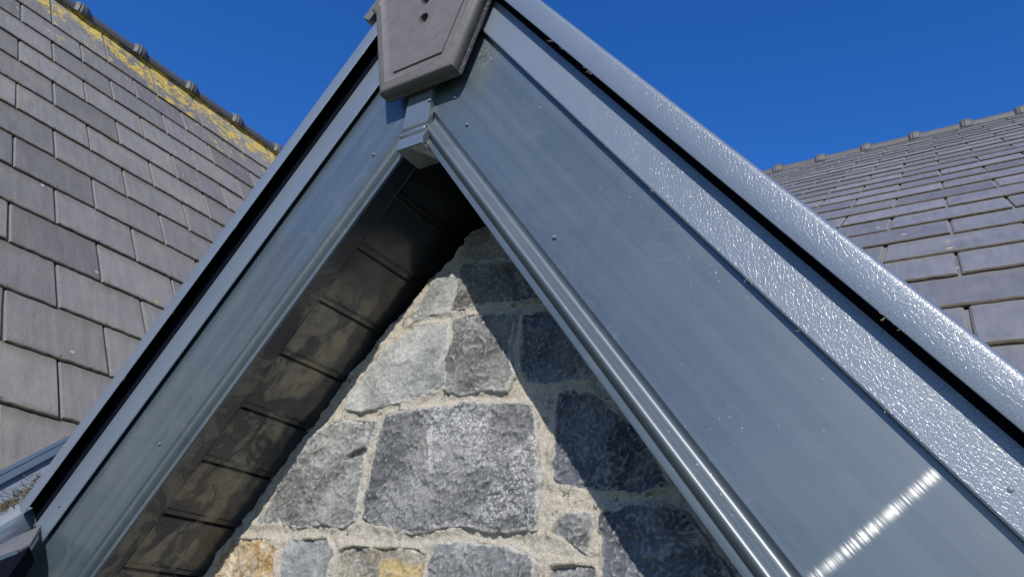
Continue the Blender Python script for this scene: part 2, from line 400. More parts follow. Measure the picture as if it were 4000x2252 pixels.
M_board = {s: mat_board(s) for s in (-1, 1)}
M_leather = mat_leather()
M_steel = mat_smooth_steel()
M_box = mat_smooth_steel('grey_steel_cover', (0.085, 0.105, 0.125), 0.18, 1.0)
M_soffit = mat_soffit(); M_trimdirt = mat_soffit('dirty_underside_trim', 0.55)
M_mortar = mat_mortar()
M_slW = mat_slate('wing'); M_slM = mat_slate('main')
M_edge = mat_plain('mossy_slate_edge', (0.075, 0.062, 0.042), 0.95, 0.7, 60, 0.9, 0.004)
M_chip = mat_plain('pale_chipped_edge', (0.175, 0.165, 0.148), 0.9, 0.45, 90, 0.8, 0.003)
M_under = mat_plain('black_underlay', (0.012, 0.012, 0.012), 0.9)
M_tile = mat_plain('grey_clay_ridge', (0.102, 0.094, 0.093), 0.6, 0.4, 45, 0.5, 0.0014)
M_rt = mat_plain('dark_ridge_tile', (0.075, 0.072, 0.074), 0.6, 0.3, 30)
M_dark = mat_plain('dark_gap_shade', (0.003, 0.004, 0.008), 0.9); M_dark.node_tree.nodes['Principled BSDF'].inputs['Specular IOR Level'].default_value = 0.05  # near black, stands in for shade in hollows and gaps
M_moss = mat_plain('dry_moss', (0.13, 0.11, 0.065), 1.0, 0.5, 60, 1.0, 0.005)
M_valley = mat_plain('dusty_valley_metal', (0.20, 0.22, 0.25), 0.4, 0.35, 22, 0.3, 0.001)
M_screw = mat_plain('painted_screw_head', (0.10, 0.12, 0.14), 0.35, 0.2)
M_web = mat_plain('pale_cobweb', (0.48, 0.45, 0.38), 0.9, 0.2)
M_ground = mat_plain('lawn_and_paving', (0.10, 0.12, 0.06), 0.95, 0.4, 0.3)

# ------------------------------------------------------------------ ground
o = mesh_obj('ground', [(-900, -900, -5), (900, -900, -5), (900, 900, -5), (-900, 900, -5)], [(0, 1, 2, 3)], M_ground)
tag(o, 'green lawn far below the roofs', None, None, 'structure')

# unseen trees, added to be mirrored in the lower left bargeboard
M_leaf = mat_plain('reflection_tree_leaves', (0.06, 0.085, 0.035), 0.7, 0.5, 3); M_bark = mat_plain('reflection_tree_bark', (0.10, 0.08, 0.06), 0.9, 0.3, 8)
def tree(x, y, h, seed, label):
    r = random.Random(seed); root = empty('reflection_tree', (x, y, -5)); tag(root, label, 'tree', 'unseen trees added for the reflection')
    mb = MB(); rings = []
    for k in range(7):
        f = k/6; rr = 0.22*(1-f*0.8); rings.append(np.array([(x+0.15*math.sin(k)+rr*math.cos(a), y+0.1*math.cos(k*1.3)+rr*math.sin(a), -5+h*0.75*f) for a in np.linspace(0, 2*math.pi, 9)[:-1]]))
    mb.extrude(rings)
    for k in range(6):
        a = k*1.05; p = V3(x, y, -5+h*(0.3+0.06*k)); q = p+V3(math.cos(a)*1.5, math.sin(a)*1.5, 1.2)
        d = (q-p)/np.linalg.norm(q-p); e = np.cross(d, V3(0, 0, 1)); e /= np.linalg.norm(e)
        mb.box((p+q)/2, (d, e, np.cross(d, e)), (np.linalg.norm(q-p)/2, 0.05, 0.05))
    mb.build('trunk', M_bark, root)
    mb = MB(); cl = [(r.gauss(0, 1.1), r.gauss(0, 1.1), h*r.uniform(0.35, 0.95)) for _ in range(26)]
    for i in range(2600):
        c = cl[r.randrange(len(cl))]; p = V3(x+c[0]+r.gauss(0, .5), y+c[1]+r.gauss(0, .5), -5+c[2]+r.gauss(0, .45))
        d = V3(r.gauss(0, 1), r.gauss(0, 1), r.gauss(0, 1)); d /= np.linalg.norm(d); e = np.cross(d, V3(.3, .2, 1)); e /= np.linalg.norm(e); l = r.uniform(.10, .2)
        mb.add([p-d*l, p+e*l*.5, p+d*l, p-e*l*.5], [(0, 1, 2, 3)])
    mb.build('crown', M_leaf, root)
tree(-12.0, -7.6, 9.6, 1, 'broad unseen tree added for the reflection, nearest of the three'); tree(-15.5, -6.6, 10.4, 2, 'tall unseen tree added for the reflection, farthest to the left'); tree(-11.5, -4.6, 8.2, 3, 'small unseen tree added for the reflection, lowest of the three')

# ------------------------------------------------------------------ slate roofs
def slates(name, org, up, side, nrm, courses, s0, width, gauge, srange, keep, mats, seed, parent, thick=0.0085):
    """courses: list of (tail u, joint offset); every slate is a thin slab with worn edges"""
    rnd = random.Random(seed)
    V = []; F = []; MI = []; T = []
    def P(u, s, h): return org + up*u + side*s + nrm*(h-thick*3.0)
    for (u, off) in courses:
        k0 = int(math.floor((srange[0]-off)/width)); k1 = int(math.ceil((srange[1]-off)/width))
        for k in range(k0, k1):
            a = off + k*width; bq = a + width
            cc = P(u+gauge*0.5, (a+bq)/2, 0)
            if not keep(cc): continue
            gap = 0.0028 + rnd.random()*0.0012
            a2 = a + gap; b2 = bq - gap
            du = rnd.uniform(-0.002, 0.002); lift = rnd.uniform(0, 0.002); skew = rnd.uniform(-0.0025, 0.0025)
            L = gauge*2.15; tone = rnd.random()
            nb = 22
            outer = []; inner = []; low = []
            top = lambda uu: lift + 0.0005 + thick*3.15 - (uu-u)/gauge*thick
            # perimeter: left side up->down, tail left->right, right side down->up
            per = []
            for i in range(5): per.append((u+L-(L)*(i/4.0), a2, 'l'))
            for i in range(1, nb): per.append((u, a2+(b2-a2)*i/nb, 't'))
            for i in range(5): per.append((u+L*(i/4.0), b2, 'r'))
            n = len(per); base = len(V)
            for (uu, ss, kd) in per:
                j = rnd.uniform(-1, 1)*0.0021
                fr = (ss-a2)/(b2-a2)
                duu = du + skew*fr*2 + (j if kd == 't' else 0); dss = j*0.6 if kd != 't' else 0
                io = 0.0035 + rnd.random()*0.002
                su = io if kd == 't' or uu == u else 0
                sd = io if (kd == 'l' or fr < 0.001) else (-io if (kd == 'r' or fr > 0.999) else 0)
                tp = top(uu)
                V.append(P(uu+duu+su, ss+dss+sd, tp))                 # inner top
                V.append(P(uu+duu, ss+dss, tp-0.0022-rnd.random()*0.0012))   # outer edge
                V.append(P(uu+duu+0.0015, ss+dss, tp-thick-0.0008))          # bottom edge
                T += [tone]*3
            for i in range(n-1):
                p = base+3*i; q = p+3; kd = per[i+1][2] if per[i][2] != 't' else 't'
                if per[i][2] == 'l' and per[i+1][2] == 'l': kd = 'l'
                mi = 1 if kd == 't' else 2
                F.append((p, p+1, q+1, q)); MI.append(mi)
                F.append((p+1, p+2, q+2, q+1)); MI.append(mi)
            F.append(tuple(base+3*i for i in range(n))); MI.append(0)
            # copper-style rivet at the tail middle
            c0 = (a2+b2)/2; bb = len(V); hh = top(u)
            for zz, rr in ((0.0, 0.0045), (0.002, 0.0035)):
                for i in range(6):
                    an = i*math.pi/3
                    V.append(P(u+0.012+rr*math.cos(an), c0+rr*math.sin(an), hh+zz)); T.append(tone)
            for i in range(6): F.append((bb+i, bb+(i+1) % 6, bb+6+(i+1) % 6, bb+6+i)); MI.append(2)
            F.append(tuple(bb+6+i for i in range(6))); MI.append(2)
    me = bpy.data.meshes.new(name)
    pl = np.array(world_loc(parent))
    me.from_pydata((np.array(V)-pl).tolist(), [], F)
    for m in mats: me.materials.append(m)
    me.polygons.foreach_set('material_index', np.array(MI, dtype=np.int32))
    at = me.attributes.new('tone', 'FLOAT', 'POINT'); at.data.foreach_set('value', np.array(T, dtype=np.float32))
    me.update()
    import bmesh
    bm = bmesh.new(); bm.from_mesh(me)
    bm.normal_update()
    flip = [f for f in bm.faces if f.material_index == 0 and f.normal.dot(Vector(nrm)) < 0]
    if flip: bmesh.ops.reverse_faces(bm, faces=flip)
    bm.to_mesh(me); bm.free()
    ob = bpy.data.objects.new(name, me); C.objects.link(ob); ob.parent = parent
    return ob

G_ = 0.2365
# wing (left) roof: ridge runs away from the viewer
wing = empty('slate_roof', (-3.0, 1.8, -0.5))
tag(wing, 'steep grey slate roof with yellow lichen under its ridge, left of the metal gable', 'roof')
U0W = 3.013; RW = 4.93
cW = []
mlo = int(math.floor((-0.9-U0W)/G_)); mhi = int(math.floor((RW-0.05-U0W)/G_))
for mm in range(mlo, mhi+1):
    tail = U0W + (mm-1)*G_
    off = 0.766 if mm % 2 == 0 else 0.766+0.1557
    cW.append((tail, off))
keepW = lambda P: (P@nM + kM) > 0.02
slates('slate_covering', -nW*kW, uW, V3(0, 1, 0), nW, cW, 0, 0.3114, G_, (-0.6, 5.8), keepW, [M_slW, M_edge, M_chip], 3, wing)
def slab(name, pts, nrm, t, mat, parent):
    mb = MB(); top = [np.array(p, float) for p in pts]; bot = [p - nrm*t for p in top]; n = len(pts)
    mb.add(top+bot, [tuple(range(n)), tuple(range(2*n-1, n-1, -1))] + [(i, i+n, (i+1) % n+n, (i+1) % n) for i in range(n)])
    ob = mb.build(name, mat, parent); fix_normals(ob); return ob
PW = lambda u, y, h=0: -nW*(kW)+uW*u+V3(0, y, 0)+nW*h
PM = lambda u, x, h=0: -nM*(kM)+uM*u+V3(x, 0, 0)+nM*h
# valley line: point and direction
VP0 = V3(-1.84523456, 0.68336579, 0.05418447); VD = V3(-0.42848839, 0.70712348, 0.56247141)
def on_valley(t): return VP0 + VD*t
# underlay boards follow the valley edge
def uy(t): p = on_valley(t)+nW*kW; return p@uW, p[1]
def ux(t): p = on_valley(t)+nM*kM; return p@uM, p[0]
(ua, ya), (ub, yb) = uy(-1.4), uy(5.4)
slab('roof_underlay', [PW(ua, ya, -0.030), PW(ub, yb, -0.030), PW(RW, yb, -0.030), PW(RW, -0.6, -0.030), PW(ua, -0.6, -0.030)], nW, 0.06, M_under, wing)
# far slope of the wing
uW2 = V3(math.cos(UW), 0, math.sin(UW)); rp = PW(RW, 0, 0)
slab('rear_slope', [rp+V3(0, -0.6, 0), rp+V3(0, 6, 0), rp+V3(0, 6, 0)-uW2*V3(1, 1, 1)*4.0*1, rp+V3(0, -0.6, 0)-uW2*4.0], V3(-math.sin(UW), 0, math.cos(UW)), 0.05, M_slW, wing)

def ridge_tiles(parent, p0, axis, side, n, pitch, r, lw):
    """rows of rounded ridge tiles, each with a ribbed collar on one end"""
    upv = V3(0, 0, 1)
    for k in range(n):
        mb = MB(); c = p0 + axis*(k*pitch)
        prof = [(-0.01, r*0.80), (pitch*0.30, r*0.80), (pitch*0.80, r*0.81), (pitch-0.088, r*0.84), (pitch-0.080, r*1.06), (pitch-0.070, r*1.16), (pitch-0.062, r*1.11), (pitch-0.052, r*1.20), (pitch-0.042, r*1.14),
                (pitch-0.032, r*1.18), (pitch-0.016, r*1.10), (pitch-0.004, r*0.98)]
        rings = []
        for (d, rr) in prof:
            ring = []
            for i in range(17):
                an = -0.35 + (math.pi+0.7)*i/16
                ring.append(c + axis*d + side*(math.cos(an)*rr) + upv*(math.sin(an)*rr*0.95))
            for i in range(16, -1, -1):
                an = -0.35 + (math.pi+0.7)*i/16
                ring.append(c + axis*d + side*(math.cos(an)*(rr-0.014)) + upv*(math.sin(an)*(rr-0.014)*0.95))
            rings.append(np.array(ring))
        mb.extrude(rings)
        ob = mb.build('ridge_tile', M_rt, parent); smooth_by_angle(ob, 50)
ridge_tiles(wing, PW(RW, 1.078-0.3725*4+0.05, 0)+V3(0, 0, -0.03), V3(0, 1, 0), V3(1, 0, 0), 16, 0.3725, 0.066, 0)

# main (right) roof
main = empty('slate_roof', (0.8, 2.6, -0.2))
tag(main, 'long bluish slate roof seen at a flat angle behind the right side of the metal gable', 'roof')
U0M = 1.423; RM = 6.56; WM = 0.308
cMn = []
for mm in range(-8, 30):
    tail = U0M + (mm-1)*G_
    if tail > RM-0.08: break
    off = 0.003 if mm % 2 == 0 else 0.003-WM/2
    cMn.append((tail, off))
def keepM(P):
    if (P@nW + kW) < 0.20: return False
    if P[1] < 0.93:
        return P[0] < -1.62 - (0.752-P[1])*0.9 + 0.0 and P[1] > 0.30
    if P[2] > 3.9: return False
    return not ((P@GN[-1] < 1.36) and (P@GN[1] < 0.05))
slates('slate_covering', -nM*kM, uM, V3(1, 0, 0), nM, cMn, 0, WM, G_, (-6.5, 4.5), keepM, [M_slM, M_edge, M_chip], 8, main, 0.0065)
(ua, xa), (ub, xb) = ux(0.35), ux(8.2)
slab('roof_underlay', [PM(ua, xa, -0.026), PM(ua, -1.9, -0.026), PM(1.35, -1.2, -0.026), PM(1.35, 0.0, -0.026), PM(0.95, 0.17, -0.026), PM(0.95, 4.4, -0.026), PM(RM, 4.4, -0.026), PM(RM, ux(8.9)[1], -0.026)], nM, 0.06, M_under, main)
uM2 = V3(0, -math.cos(CM), math.sin(CM))
rp = PM(RM, 0, 0)
slab('rear_slope', [rp+V3(-4.5, 0, 0), rp+V3(4.4, 0, 0), rp+V3(4.4, 0, 0)-uM2*5, rp+V3(-4.5, 0, 0)-uM2*5], V3(0, math.sin(CM), math.cos(CM)), 0.05, M_slM, main)
ridge_tiles(main, PM(RM, -0.416-0.345*9, 0)+V3(0, 0.0, -0.025), V3(1, 0, 0), V3(0, -1, 0), 20, 0.345, 0.066, 0)

# cut slates and eaves strip between the valley and the left bargeboard
def low(pts, t, name, mat, parent):
    off = nM*(kM-0.43+0.0) * 1.0
    return slab(name, [np.array(p) for p in pts], nM, t, mat, parent)
low([[-1.6128, 0.6759, 0.0444], [-1.6204, 0.7042, 0.067], [-1.6098, 0.7287, 0.0864], [-1.6043, 0.7391, 0.0946], [-1.513, 0.6908, 0.0563], [-1.511, 0.6728, 0.042], [-1.5288, 0.6482, 0.0224]], 0.006, 'cut_slate', M_slM, main)
low([[-1.6553, 0.7439, 0.0985], [-1.6697, 0.7604, 0.1116], [-1.6129, 0.7418, 0.0968], [-1.6099, 0.7389, 0.0945]], 0.006, 'cut_slate', M_slM, main)
mb = MB(); a_ = V3(*[-1.5288, 0.6482, 0.0224]); b_ = V3(*[-1.511, 0.6728, 0.042]); d_ = (b_-a_)/np.linalg.norm(b_-a_); e_ = np.cross(nM, d_)
mb.box((a_+b_)/2, (d_, e_, nM), (np.linalg.norm(b_-a_)/2, 0.003, 0.004)); mb.build('eaves_strip', M_steel, main)
low([(-1.5047, 0.6693, 0.0352), (-1.513, 0.6908, 0.0523), (-1.3866, 0.6168, -0.0066), (-1.40, 0.56, -0.055), (-1.55, 0.58, -0.04), (-1.56, 0.65, 0.018)], 0.03, 'eaves_filler', M_dark, main)  # black sheet added to fill the dark gap under the cut slates

# valley lining between the two roofs
val = empty('valley_gutter', tuple(on_valley(0)))
tag(val, 'folded metal valley gutter full of dry debris, at the foot of the left verge', 'gutter')
inW = np.cross(VD, nW); inW = inW if inW@uW > 0 else -inW       # on the wing plane, away from valley
if (inW@nM) < 0: inW = -inW
inM = np.cross(VD, nM)
if (inM@nW) < 0: inM = -inM
def vstrip(name, prof, mat, t0=-1.2, t1=5.0, parent=val):
    mb = MB(); mb.extrude([np.array([on_valley(t)+inW*0+p for p in prof]) for t in (t0, t1)])
    ob = mb.build(name, mat, parent); smooth_by_angle(ob, 35); return ob
q = inM; w = inW
vstrip('valley_tray', [w*0.075+nW*0.001, w*0.0+nW*0.003+nM*0.003, q*0.17+nM*0.004, q*0.205+nM*0.005, q*0.205-nM*0.01, -nW*0.004-nM*0.004, w*0.075-nW*0.004], M_valley)
vstrip('folded_rim', [w*0.048+nW*0.006, w*0.050+nW*0.012, w*0.066+nW*0.014, w*0.0675+nW*0.011, w*0.0685+nW*0.014, w*0.078+nW*0.015, w*0.080+nW*0.004, w*0.079+nW*0.002], M_steel)
vstrip('folded_rim', [q*0.175+nM*0.005, q*0.180+nM*0.016, q*0.188+nM*0.022, q*0.198+nM*0.022, q*0.204+nM*0.014, q*0.205+nM*0.002], M_steel)
0 and vstrip('folded_rim', [q*0.283+nM*0.002, q*0.283+nM*0.016, q*0.290+nM*0.018, q*0.292+nM*0.002], M_steel, -0.8, 0.1)
# debris
mb = MB(); rnd = random.Random(5)
for i in range(1500):
    t = rnd.uniform(-0.5, 0.45); s = rnd.gauss(0.02, 0.022)
    c = on_valley(t) + (q*s if s > 0 else w*(-s)) + nM*0.008 + nW*0.004*rnd.random()
    d = V3(rnd.gauss(0, 1), rnd.gauss(0, 1), rnd.gauss(0, 0.5)); d /= np.linalg.norm(d)
    e = np.cross(d, V3(0, 0, 1)); e /= np.linalg.norm(e)
    L = rnd.uniform(0.003, 0.022); r = rnd.uniform(0.0003, 0.0008)
    mb.box(c, (d, e, np.cross(d, e)), (L*0.8, r, r))
ob = mb.build('dry_debris', M_moss); tag(ob, 'dry grass and moss crumbs lying in the metal valley', 'debris', None, 'stuff')

# ------------------------------------------------------------------ metal gable (dormer roof)
dormer = empty('gable_roof', tuple(APX+V3(0, YF, 0)))
tag(dormer, 'blue grey metal clad gable roof with wide bargeboards and dark soffit', 'gable roof')
def gp(side, s, v, y):      # s = down the slope from lip apex, v = outward, y = depth
    return APX + GD[side]*s + GN[side]*v + V3(0, y, 0)
def mitre(side, v): return v*sA/cA    # s at which profile height v reaches the centre line (negative: up)
def rake(name, side, prof, s_end, mat, parent=dormer, ang=35, s_start=None, segs=1):
    rings = []
    st = [ (-v*sA/cA if s_start is None else s_start) for (v, y) in prof]
    for k in range(segs+1):
        f = k/segs
        rings.append(np.array([gp(side, st[i]*(1-f)+s_end*f, v, y) for i, (v, y) in enumerate(prof)]))
    mb = MB(); mb.extrude(rings); ob = mb.build(name, mat, parent); smooth_by_angle(ob, ang); return ob
def arc(c, r, a0, a1, n): return [(c[0]+r*math.cos(R(a0+(a1-a0)*i/n)), c[1]+r*math.sin(R(a0+(a1-a0)*i/n))) for i in range(n+1)]
# bargeboard cross-section as (v, y): lip, under-bead groove, roll, crease, cove, flat board, folded top
bead = []
for i in range(11):
    t = i/10.0
    bead.append((0.0115+0.0175*t, YF+0.004-0.0125*math.sin(math.pi*(0.04+0.80*t))))
cove = []
for i in range(8):
    t = i/7.0
    cove.append((0.0305+0.0165*t, YF-0.0005+0.0062*math.sin(math.pi*t)-0.0004+0.0009*t))
prof_board = [(0.000, YF+0.006), (0.0006, YF+0.0006), (0.0016, YF)] + [(0.0092, YF), (0.0098, YF+0.001), (0.0102, YF+0.0045)] + bead + cove + \
             [(0.0495, YF), (0.242, YF+0.001), (0.2425, YF+0.004), (0.2425, YF+0.010), (0.01, YF+0.012)]
SE = {-1: 1.27, 1: 1.62}
boards = {}
for side in (-1, 1):
    boards[side] = rake('bargeboard', side, prof_board, SE[side], M_board[side])
boards[-1]['label'] = 'left bargeboard, narrow in view, with a rolled lower edge'
boards[1]['label'] = 'right bargeboard, wide in view, with a bright sun streak'
# seam in the board below the verge trim's end is a thin raised lip
# verge trim: flat leaf over the board and a hollow cap standing proud at the top
LB = {-1: 0.1945, 1: 0.2085}; DS = {-1: 0.2540, 1: 0.2645}
def leaf(b): return [(b, YF-0.009), (b+0.002, YF-0.0105), (0.267, YF-0.010), (0.3015, YF-0.008), (0.3015, YF-0.004), (0.262, YF-0.005), (b+0.003, YF-0.0075), (b, YF-0.0075)]
CY = YF-0.036
capo = [(0.2700, CY+0.001), (0.2712, CY+0.0)] + [(0.300, CY)] + arc((0.3025, CY+0.007), 0.007, -80, 0, 6)[0:] + [(0.3095, YF+0.03), (0.3095, YF+0.06)]
cap = capo + [(0.3078, YF+0.06), (0.3078, YF+0.02), (0.3070, CY+0.010), (0.300, CY+0.0022), (0.2712, CY+0.0022), (0.2700, CY+0.0018)]
TE = {-1: 1.0675, 1: 1.56}
for side in (-1, 1):
    tr = rake('verge_trim', side, leaf(LB[side]), TE[side], M_leather)
    cp = rake('verge_cap', side, cap, TE[side]-0.002, M_leather, tr, 40)
    rake('cap_shade_lining', side, [(DS[side], YF-0.0115), (0.3005, YF-0.0115), (0.3005, CY+0.0035), (0.2725, CY+0.0035), (0.2725, CY+0.0028), (0.3012, CY+0.0028), (0.3012, YF-0.0107), (DS[side], YF-0.0107)], TE[side]-0.004, M_dark, tr)  # black sheet, the hollow cap's shade put into its colour
    boards[('t', side)] = tr
# screws
def screw(parent, p, n=V3(0, -1, 0), r=0.0034, h=0.003):
    mb = MB(); a = V3(1, 0, 0) if abs(n[0]) < 0.9 else V3(0, 0, 1); b_ = np.cross(n, a); a = np.cross(b_, n)
    rings = []
    for (rr, hh) in ((r*1.0, -0.001), (r, h*0.6), (r*0.85, h*0.9), (r*0.4, h)):
        rings.append(np.array([p + n*hh + (a*math.cos(t)+b_*math.sin(t))*rr for t in np.linspace(0, 2*math.pi, 13)[:-1]]))
    mb.extrude(rings); ob = mb.build('screw', M_screw, parent); smooth_by_angle(ob, 50); return ob
for side, pts in ((1, [(-0.7008, 0.8435), (-0.6639, 0.7702), (-0.4695, 0.5046), (-0.12, 0.02)]), (-1, [(-0.8823, 0.7758), (-1.2933, 0.2475)])):
    for (x, z) in pts: screw(boards[side], V3(x, YF-0.0002, z))
screw(boards[('t', -1)], V3(-1.557, YF-0.0105, 0.1335)); screw(boards[('t', 1)], V3(0.0085, YF-0.010, 0.148), r=0.0026, h=0.0012)

# underside return of the bargeboard, then soffit boards with joints
for side in (-1, 1):
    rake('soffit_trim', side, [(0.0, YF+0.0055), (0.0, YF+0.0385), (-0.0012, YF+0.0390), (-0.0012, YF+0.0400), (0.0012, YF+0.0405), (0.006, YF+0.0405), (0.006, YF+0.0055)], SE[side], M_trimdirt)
    mb = MB(); joints = [-0.0727*0+0.0015 + 0.0]
    # joint positions measured down the slope from the lip apex
    js = [0.099+0.1211*k for k in range(-1, 14)]
    js = [j for j in js if j > -0.05 and j < SE[side]-0.02]
    def quadp(s0, s1, v, y0, y1): return [gp(side, s0, v, y0), gp(side, s1, v, y0), gp(side, s1, v, y1), gp(side, s0, v, y1)]
    Y0, Y1 = YF+0.0395, 1.20
    sv = []; # section along the slope (s, v)
    sv.append((-0.006, 0.0085)); 
    for j in js:
        sv += [(j-0.0005, 0.0085), (j+0.0006, 0.0060), (j+0.0018, 0.0060), (j+0.0024, 0.0150), (j+0.0040, 0.0150), (j+0.0044, 0.0115), (j+0.0128, 0.0110), (j+0.0132, 0.0260), (j+0.0168, 0.0260), (j+0.0172, 0.0070), (j+0.0185, 0.0085)]
    sv.append((SE[side], 0.0085))
    vs = []; 
    for (s, v) in sv:
        ss = max(s, -v*sA/cA)
        vs += [gp(side, ss, v, Y0), gp(side, ss, v, Y1)]
    mb.add(vs, [(2*i, 2*i+2, 2*i+3, 2*i+1) for i in range(len(sv)-1)])
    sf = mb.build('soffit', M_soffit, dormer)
    screw(sf, gp(side, 0.262, 0.0045, 0.905), -GN[side], 0.0018, 0.001)
    screw(sf, gp(side, 0.870, 0.0045, 0.872), -GN[side], 0.0022, 0.001)
    # roof slope above
    mb = MB()
    mb.extrude([np.array([gp(side, -v*sA/cA if e == 0 else SE[side]-0.04, v, y) for (v, y) in ((0.02, YF+0.02), (0.286, YF+0.02), (0.286, 3.6), (0.02, 3.6))]) for e in (0, 1)])
    rf = mb.build('roof_slope', M_slM, dormer); fix_normals(rf)
# added black backing that stands in for shade in the eaves void
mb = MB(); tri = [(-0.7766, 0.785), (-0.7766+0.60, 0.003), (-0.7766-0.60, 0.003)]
mb.extrude([np.array([(x, y, z) for x, z in tri]) for y in (1.195, 1.205)]); ob = mb.build('void_shade_board', M_dark, dormer); fix_normals(ob)

# folded cover over the apex joint
X0, X1 = -0.8065, -0.7480
pc = [(0.998, 0.7375), (0.802, 0.7360), (0.7985, 0.7372), (0.7955, 0.7405), (0.7925, 0.7400), (0.7895, 0.7350), (0.7855, 0.7325), (0.7800, 0.7330), (0.7765, 0.7372), (0.7745, 0.7372),
      (0.7715, 0.7330), (0.7660, 0.7322), (0.7560, 0.7335), (0.7515, 0.7350), (0.7500, 0.7385), (0.7500, 0.7960), (0.7512, 0.7960), (0.7530, 0.7400), (0.7560, 0.7395), (0.7560, 0.7485), (0.998, 0.7485)]
mb = MB(); mb.extrude([np.array([(x+(0.0012 if k in (0, 3) else 0)*0, y+dy, z) for (z, y) in pc]) for k, (x, dy) in enumerate(((X0, 0.0016), (X0+0.0016, 0), (X1-0.0016, 0), (X1, 0.0016)))])
cover = mb.build('apex_cover', M_box, dormer); smooth_by_angle(cover, 42)
screw(cover, V3(-0.7433*0.7365/0.73, 0.7362, 0.8372*0.7365/0.73))

# ------------------------------------------------------------------ ridge end tile
XC = -0.763
rt = empty('ridge_end_tile', (XC, 0.73, 0.87))
tag(rt, 'brownish grey moulded ridge end tile with two screw holes, hanging over the gable apex', 'ridge tile')
def outline(ins, y, zb=0.870):
    # half-profile (dx, z) of the pendant end plate: bottom, flared sides, shoulders along the roof pitch, peak
    hp = [(0.086, zb), (0.152, 1.105), (0.170, 1.125), (0.020, 1.325), (0.0, 1.335)]
    pts = [(-dx, z) for dx, z in hp] + [(dx, z) for dx, z in hp[-2::-1]]
    n = len(pts); out = []
    for i in range(n):
        p0 = np.array(pts[i-1]); p1 = np.array(pts[i]); p2 = np.array(pts[(i+1) % n])
        def nn(a, b): d = b-a; d = d/np.linalg.norm(d); return np.array([d[1], -d[0]])
        n1 = nn(p0, p1); n2 = nn(p1, p2); m_ = n1+n2; m_ /= np.linalg.norm(m_); k = ins/max(0.35, m_@n1)
        out.append(p1+m_*k)
    return np.array([(XC+x, y, z) for x, z in out])
# sign check: inset must shrink the shape
sgn = 1 if abs(outline(0.01, 0.7)[0][0]-XC) < 0.086 else -1
rings = [outline(sgn*i, y) for i, y in ((0.004, 0.733), (0.0, 0.729), (0.0, 0.722), (0.0015, 0.720), (0.0, 0.718), (0.0, 0.708), (0.0012, 0.7035), (0.004, 0.7005), (0.009, 0.6990), (0.015, 0.6985), (0.0185, 0.6970), (0.0215, 0.6985), (0.026, 0.7015), (0.033, 0.7020), (0.0385, 0.7018), (0.0388, 0.6995), (0.0395, 0.6985))]
mb = MB(); mb.extrude(rings)
plate = mb.build('end_plate', M_tile, rt); smooth_by_angle(plate, 38)
# screw holes cut in
def cut(obj, p, d, r, depth, asp=1.0):
    m2 = MB(); a = V3(1, 0, 0); b_ = V3(0, 0, 1)
    m2.extrude([np.array([p + d*h + (a*math.cos(t)*rr + b_*math.sin(t)*asp*rr) for t in np.linspace(0, 2*math.pi, 25)[:-1]]) for h, rr in ((-0.01, r*1.25), (0.0, r*1.05), (0.002, r), (depth, r*0.9))])
    c = m2.build('cutter', M_tile); fix_normals(c)
    md = obj.modifiers.new('b', 'BOOLEAN'); md.object = c; md.operation = 'DIFFERENCE'; md.solver = 'EXACT'
    bpy.context.view_layer.update()
    dg = bpy.context.evaluated_depsgraph_get(); me = bpy.data.meshes.new_from_object(obj.evaluated_get(dg))
    obj.modifiers.remove(md); obj.data = me; bpy.data.objects.remove(c)
cut(plate, V3(-0.7685, 0.6985, 1.0195), V3(0.25, 1, 0.35), 0.0112, 0.02, 1.15)
cut(plate, V3(-0.7735, 0.6985, 1.0690), V3(0.25, 1, 0.35), 0.0112, 0.02, 1.15)
screw(plate, V3(-0.7685+0.005, 0.7145, 1.0195+0.0045), r=0.0055, h=0.003)
# the ridge cap itself: two legs lying on the slopes, running back
mb = MB()
# angular cap in gable cross section
def capsec(y, grow=0.0):
    o = []
    topv = 0.338+grow; botv = 0.312
    L = 0.355
    a = gp(-1, L-0.0, 0, 0); 
    pts = []
    for side in (-1,):
        pts += [gp(side, -0.150, botv, y), gp(side, -0.150, topv, y)]
    pts += [gp(-1, -topv*sA/cA, topv, y)]
    pts += [gp(1, -0.150, topv, y), gp(1, -0.150, botv, y), gp(1, -botv*sA/cA, botv, y)]
    return np.array(pts)
mb.extrude([capsec(0.704), capsec(1.06), ]); mb.extrude([capsec(1.061, 0.012), capsec(1.12, 0.012)])
cp = mb.build('ridge_cap', M_tile, rt); fix_normals(cp)
for k in range(5):
    y0 = 1.121+0.36*k
    mb = MB(); mb.extrude([capsec(y0), capsec(y0+0.30)]); mb.extrude([capsec(y0+0.301, 0.012), capsec(y0+0.359, 0.012)])
    ob = mb.build('ridge_cap_tile', M_tile); fix_normals(ob)
    tag(ob, 'angular grey ridge tile in the row behind the end tile of the metal gable', 'ridge tile', 'ridge tiles along the small gable')

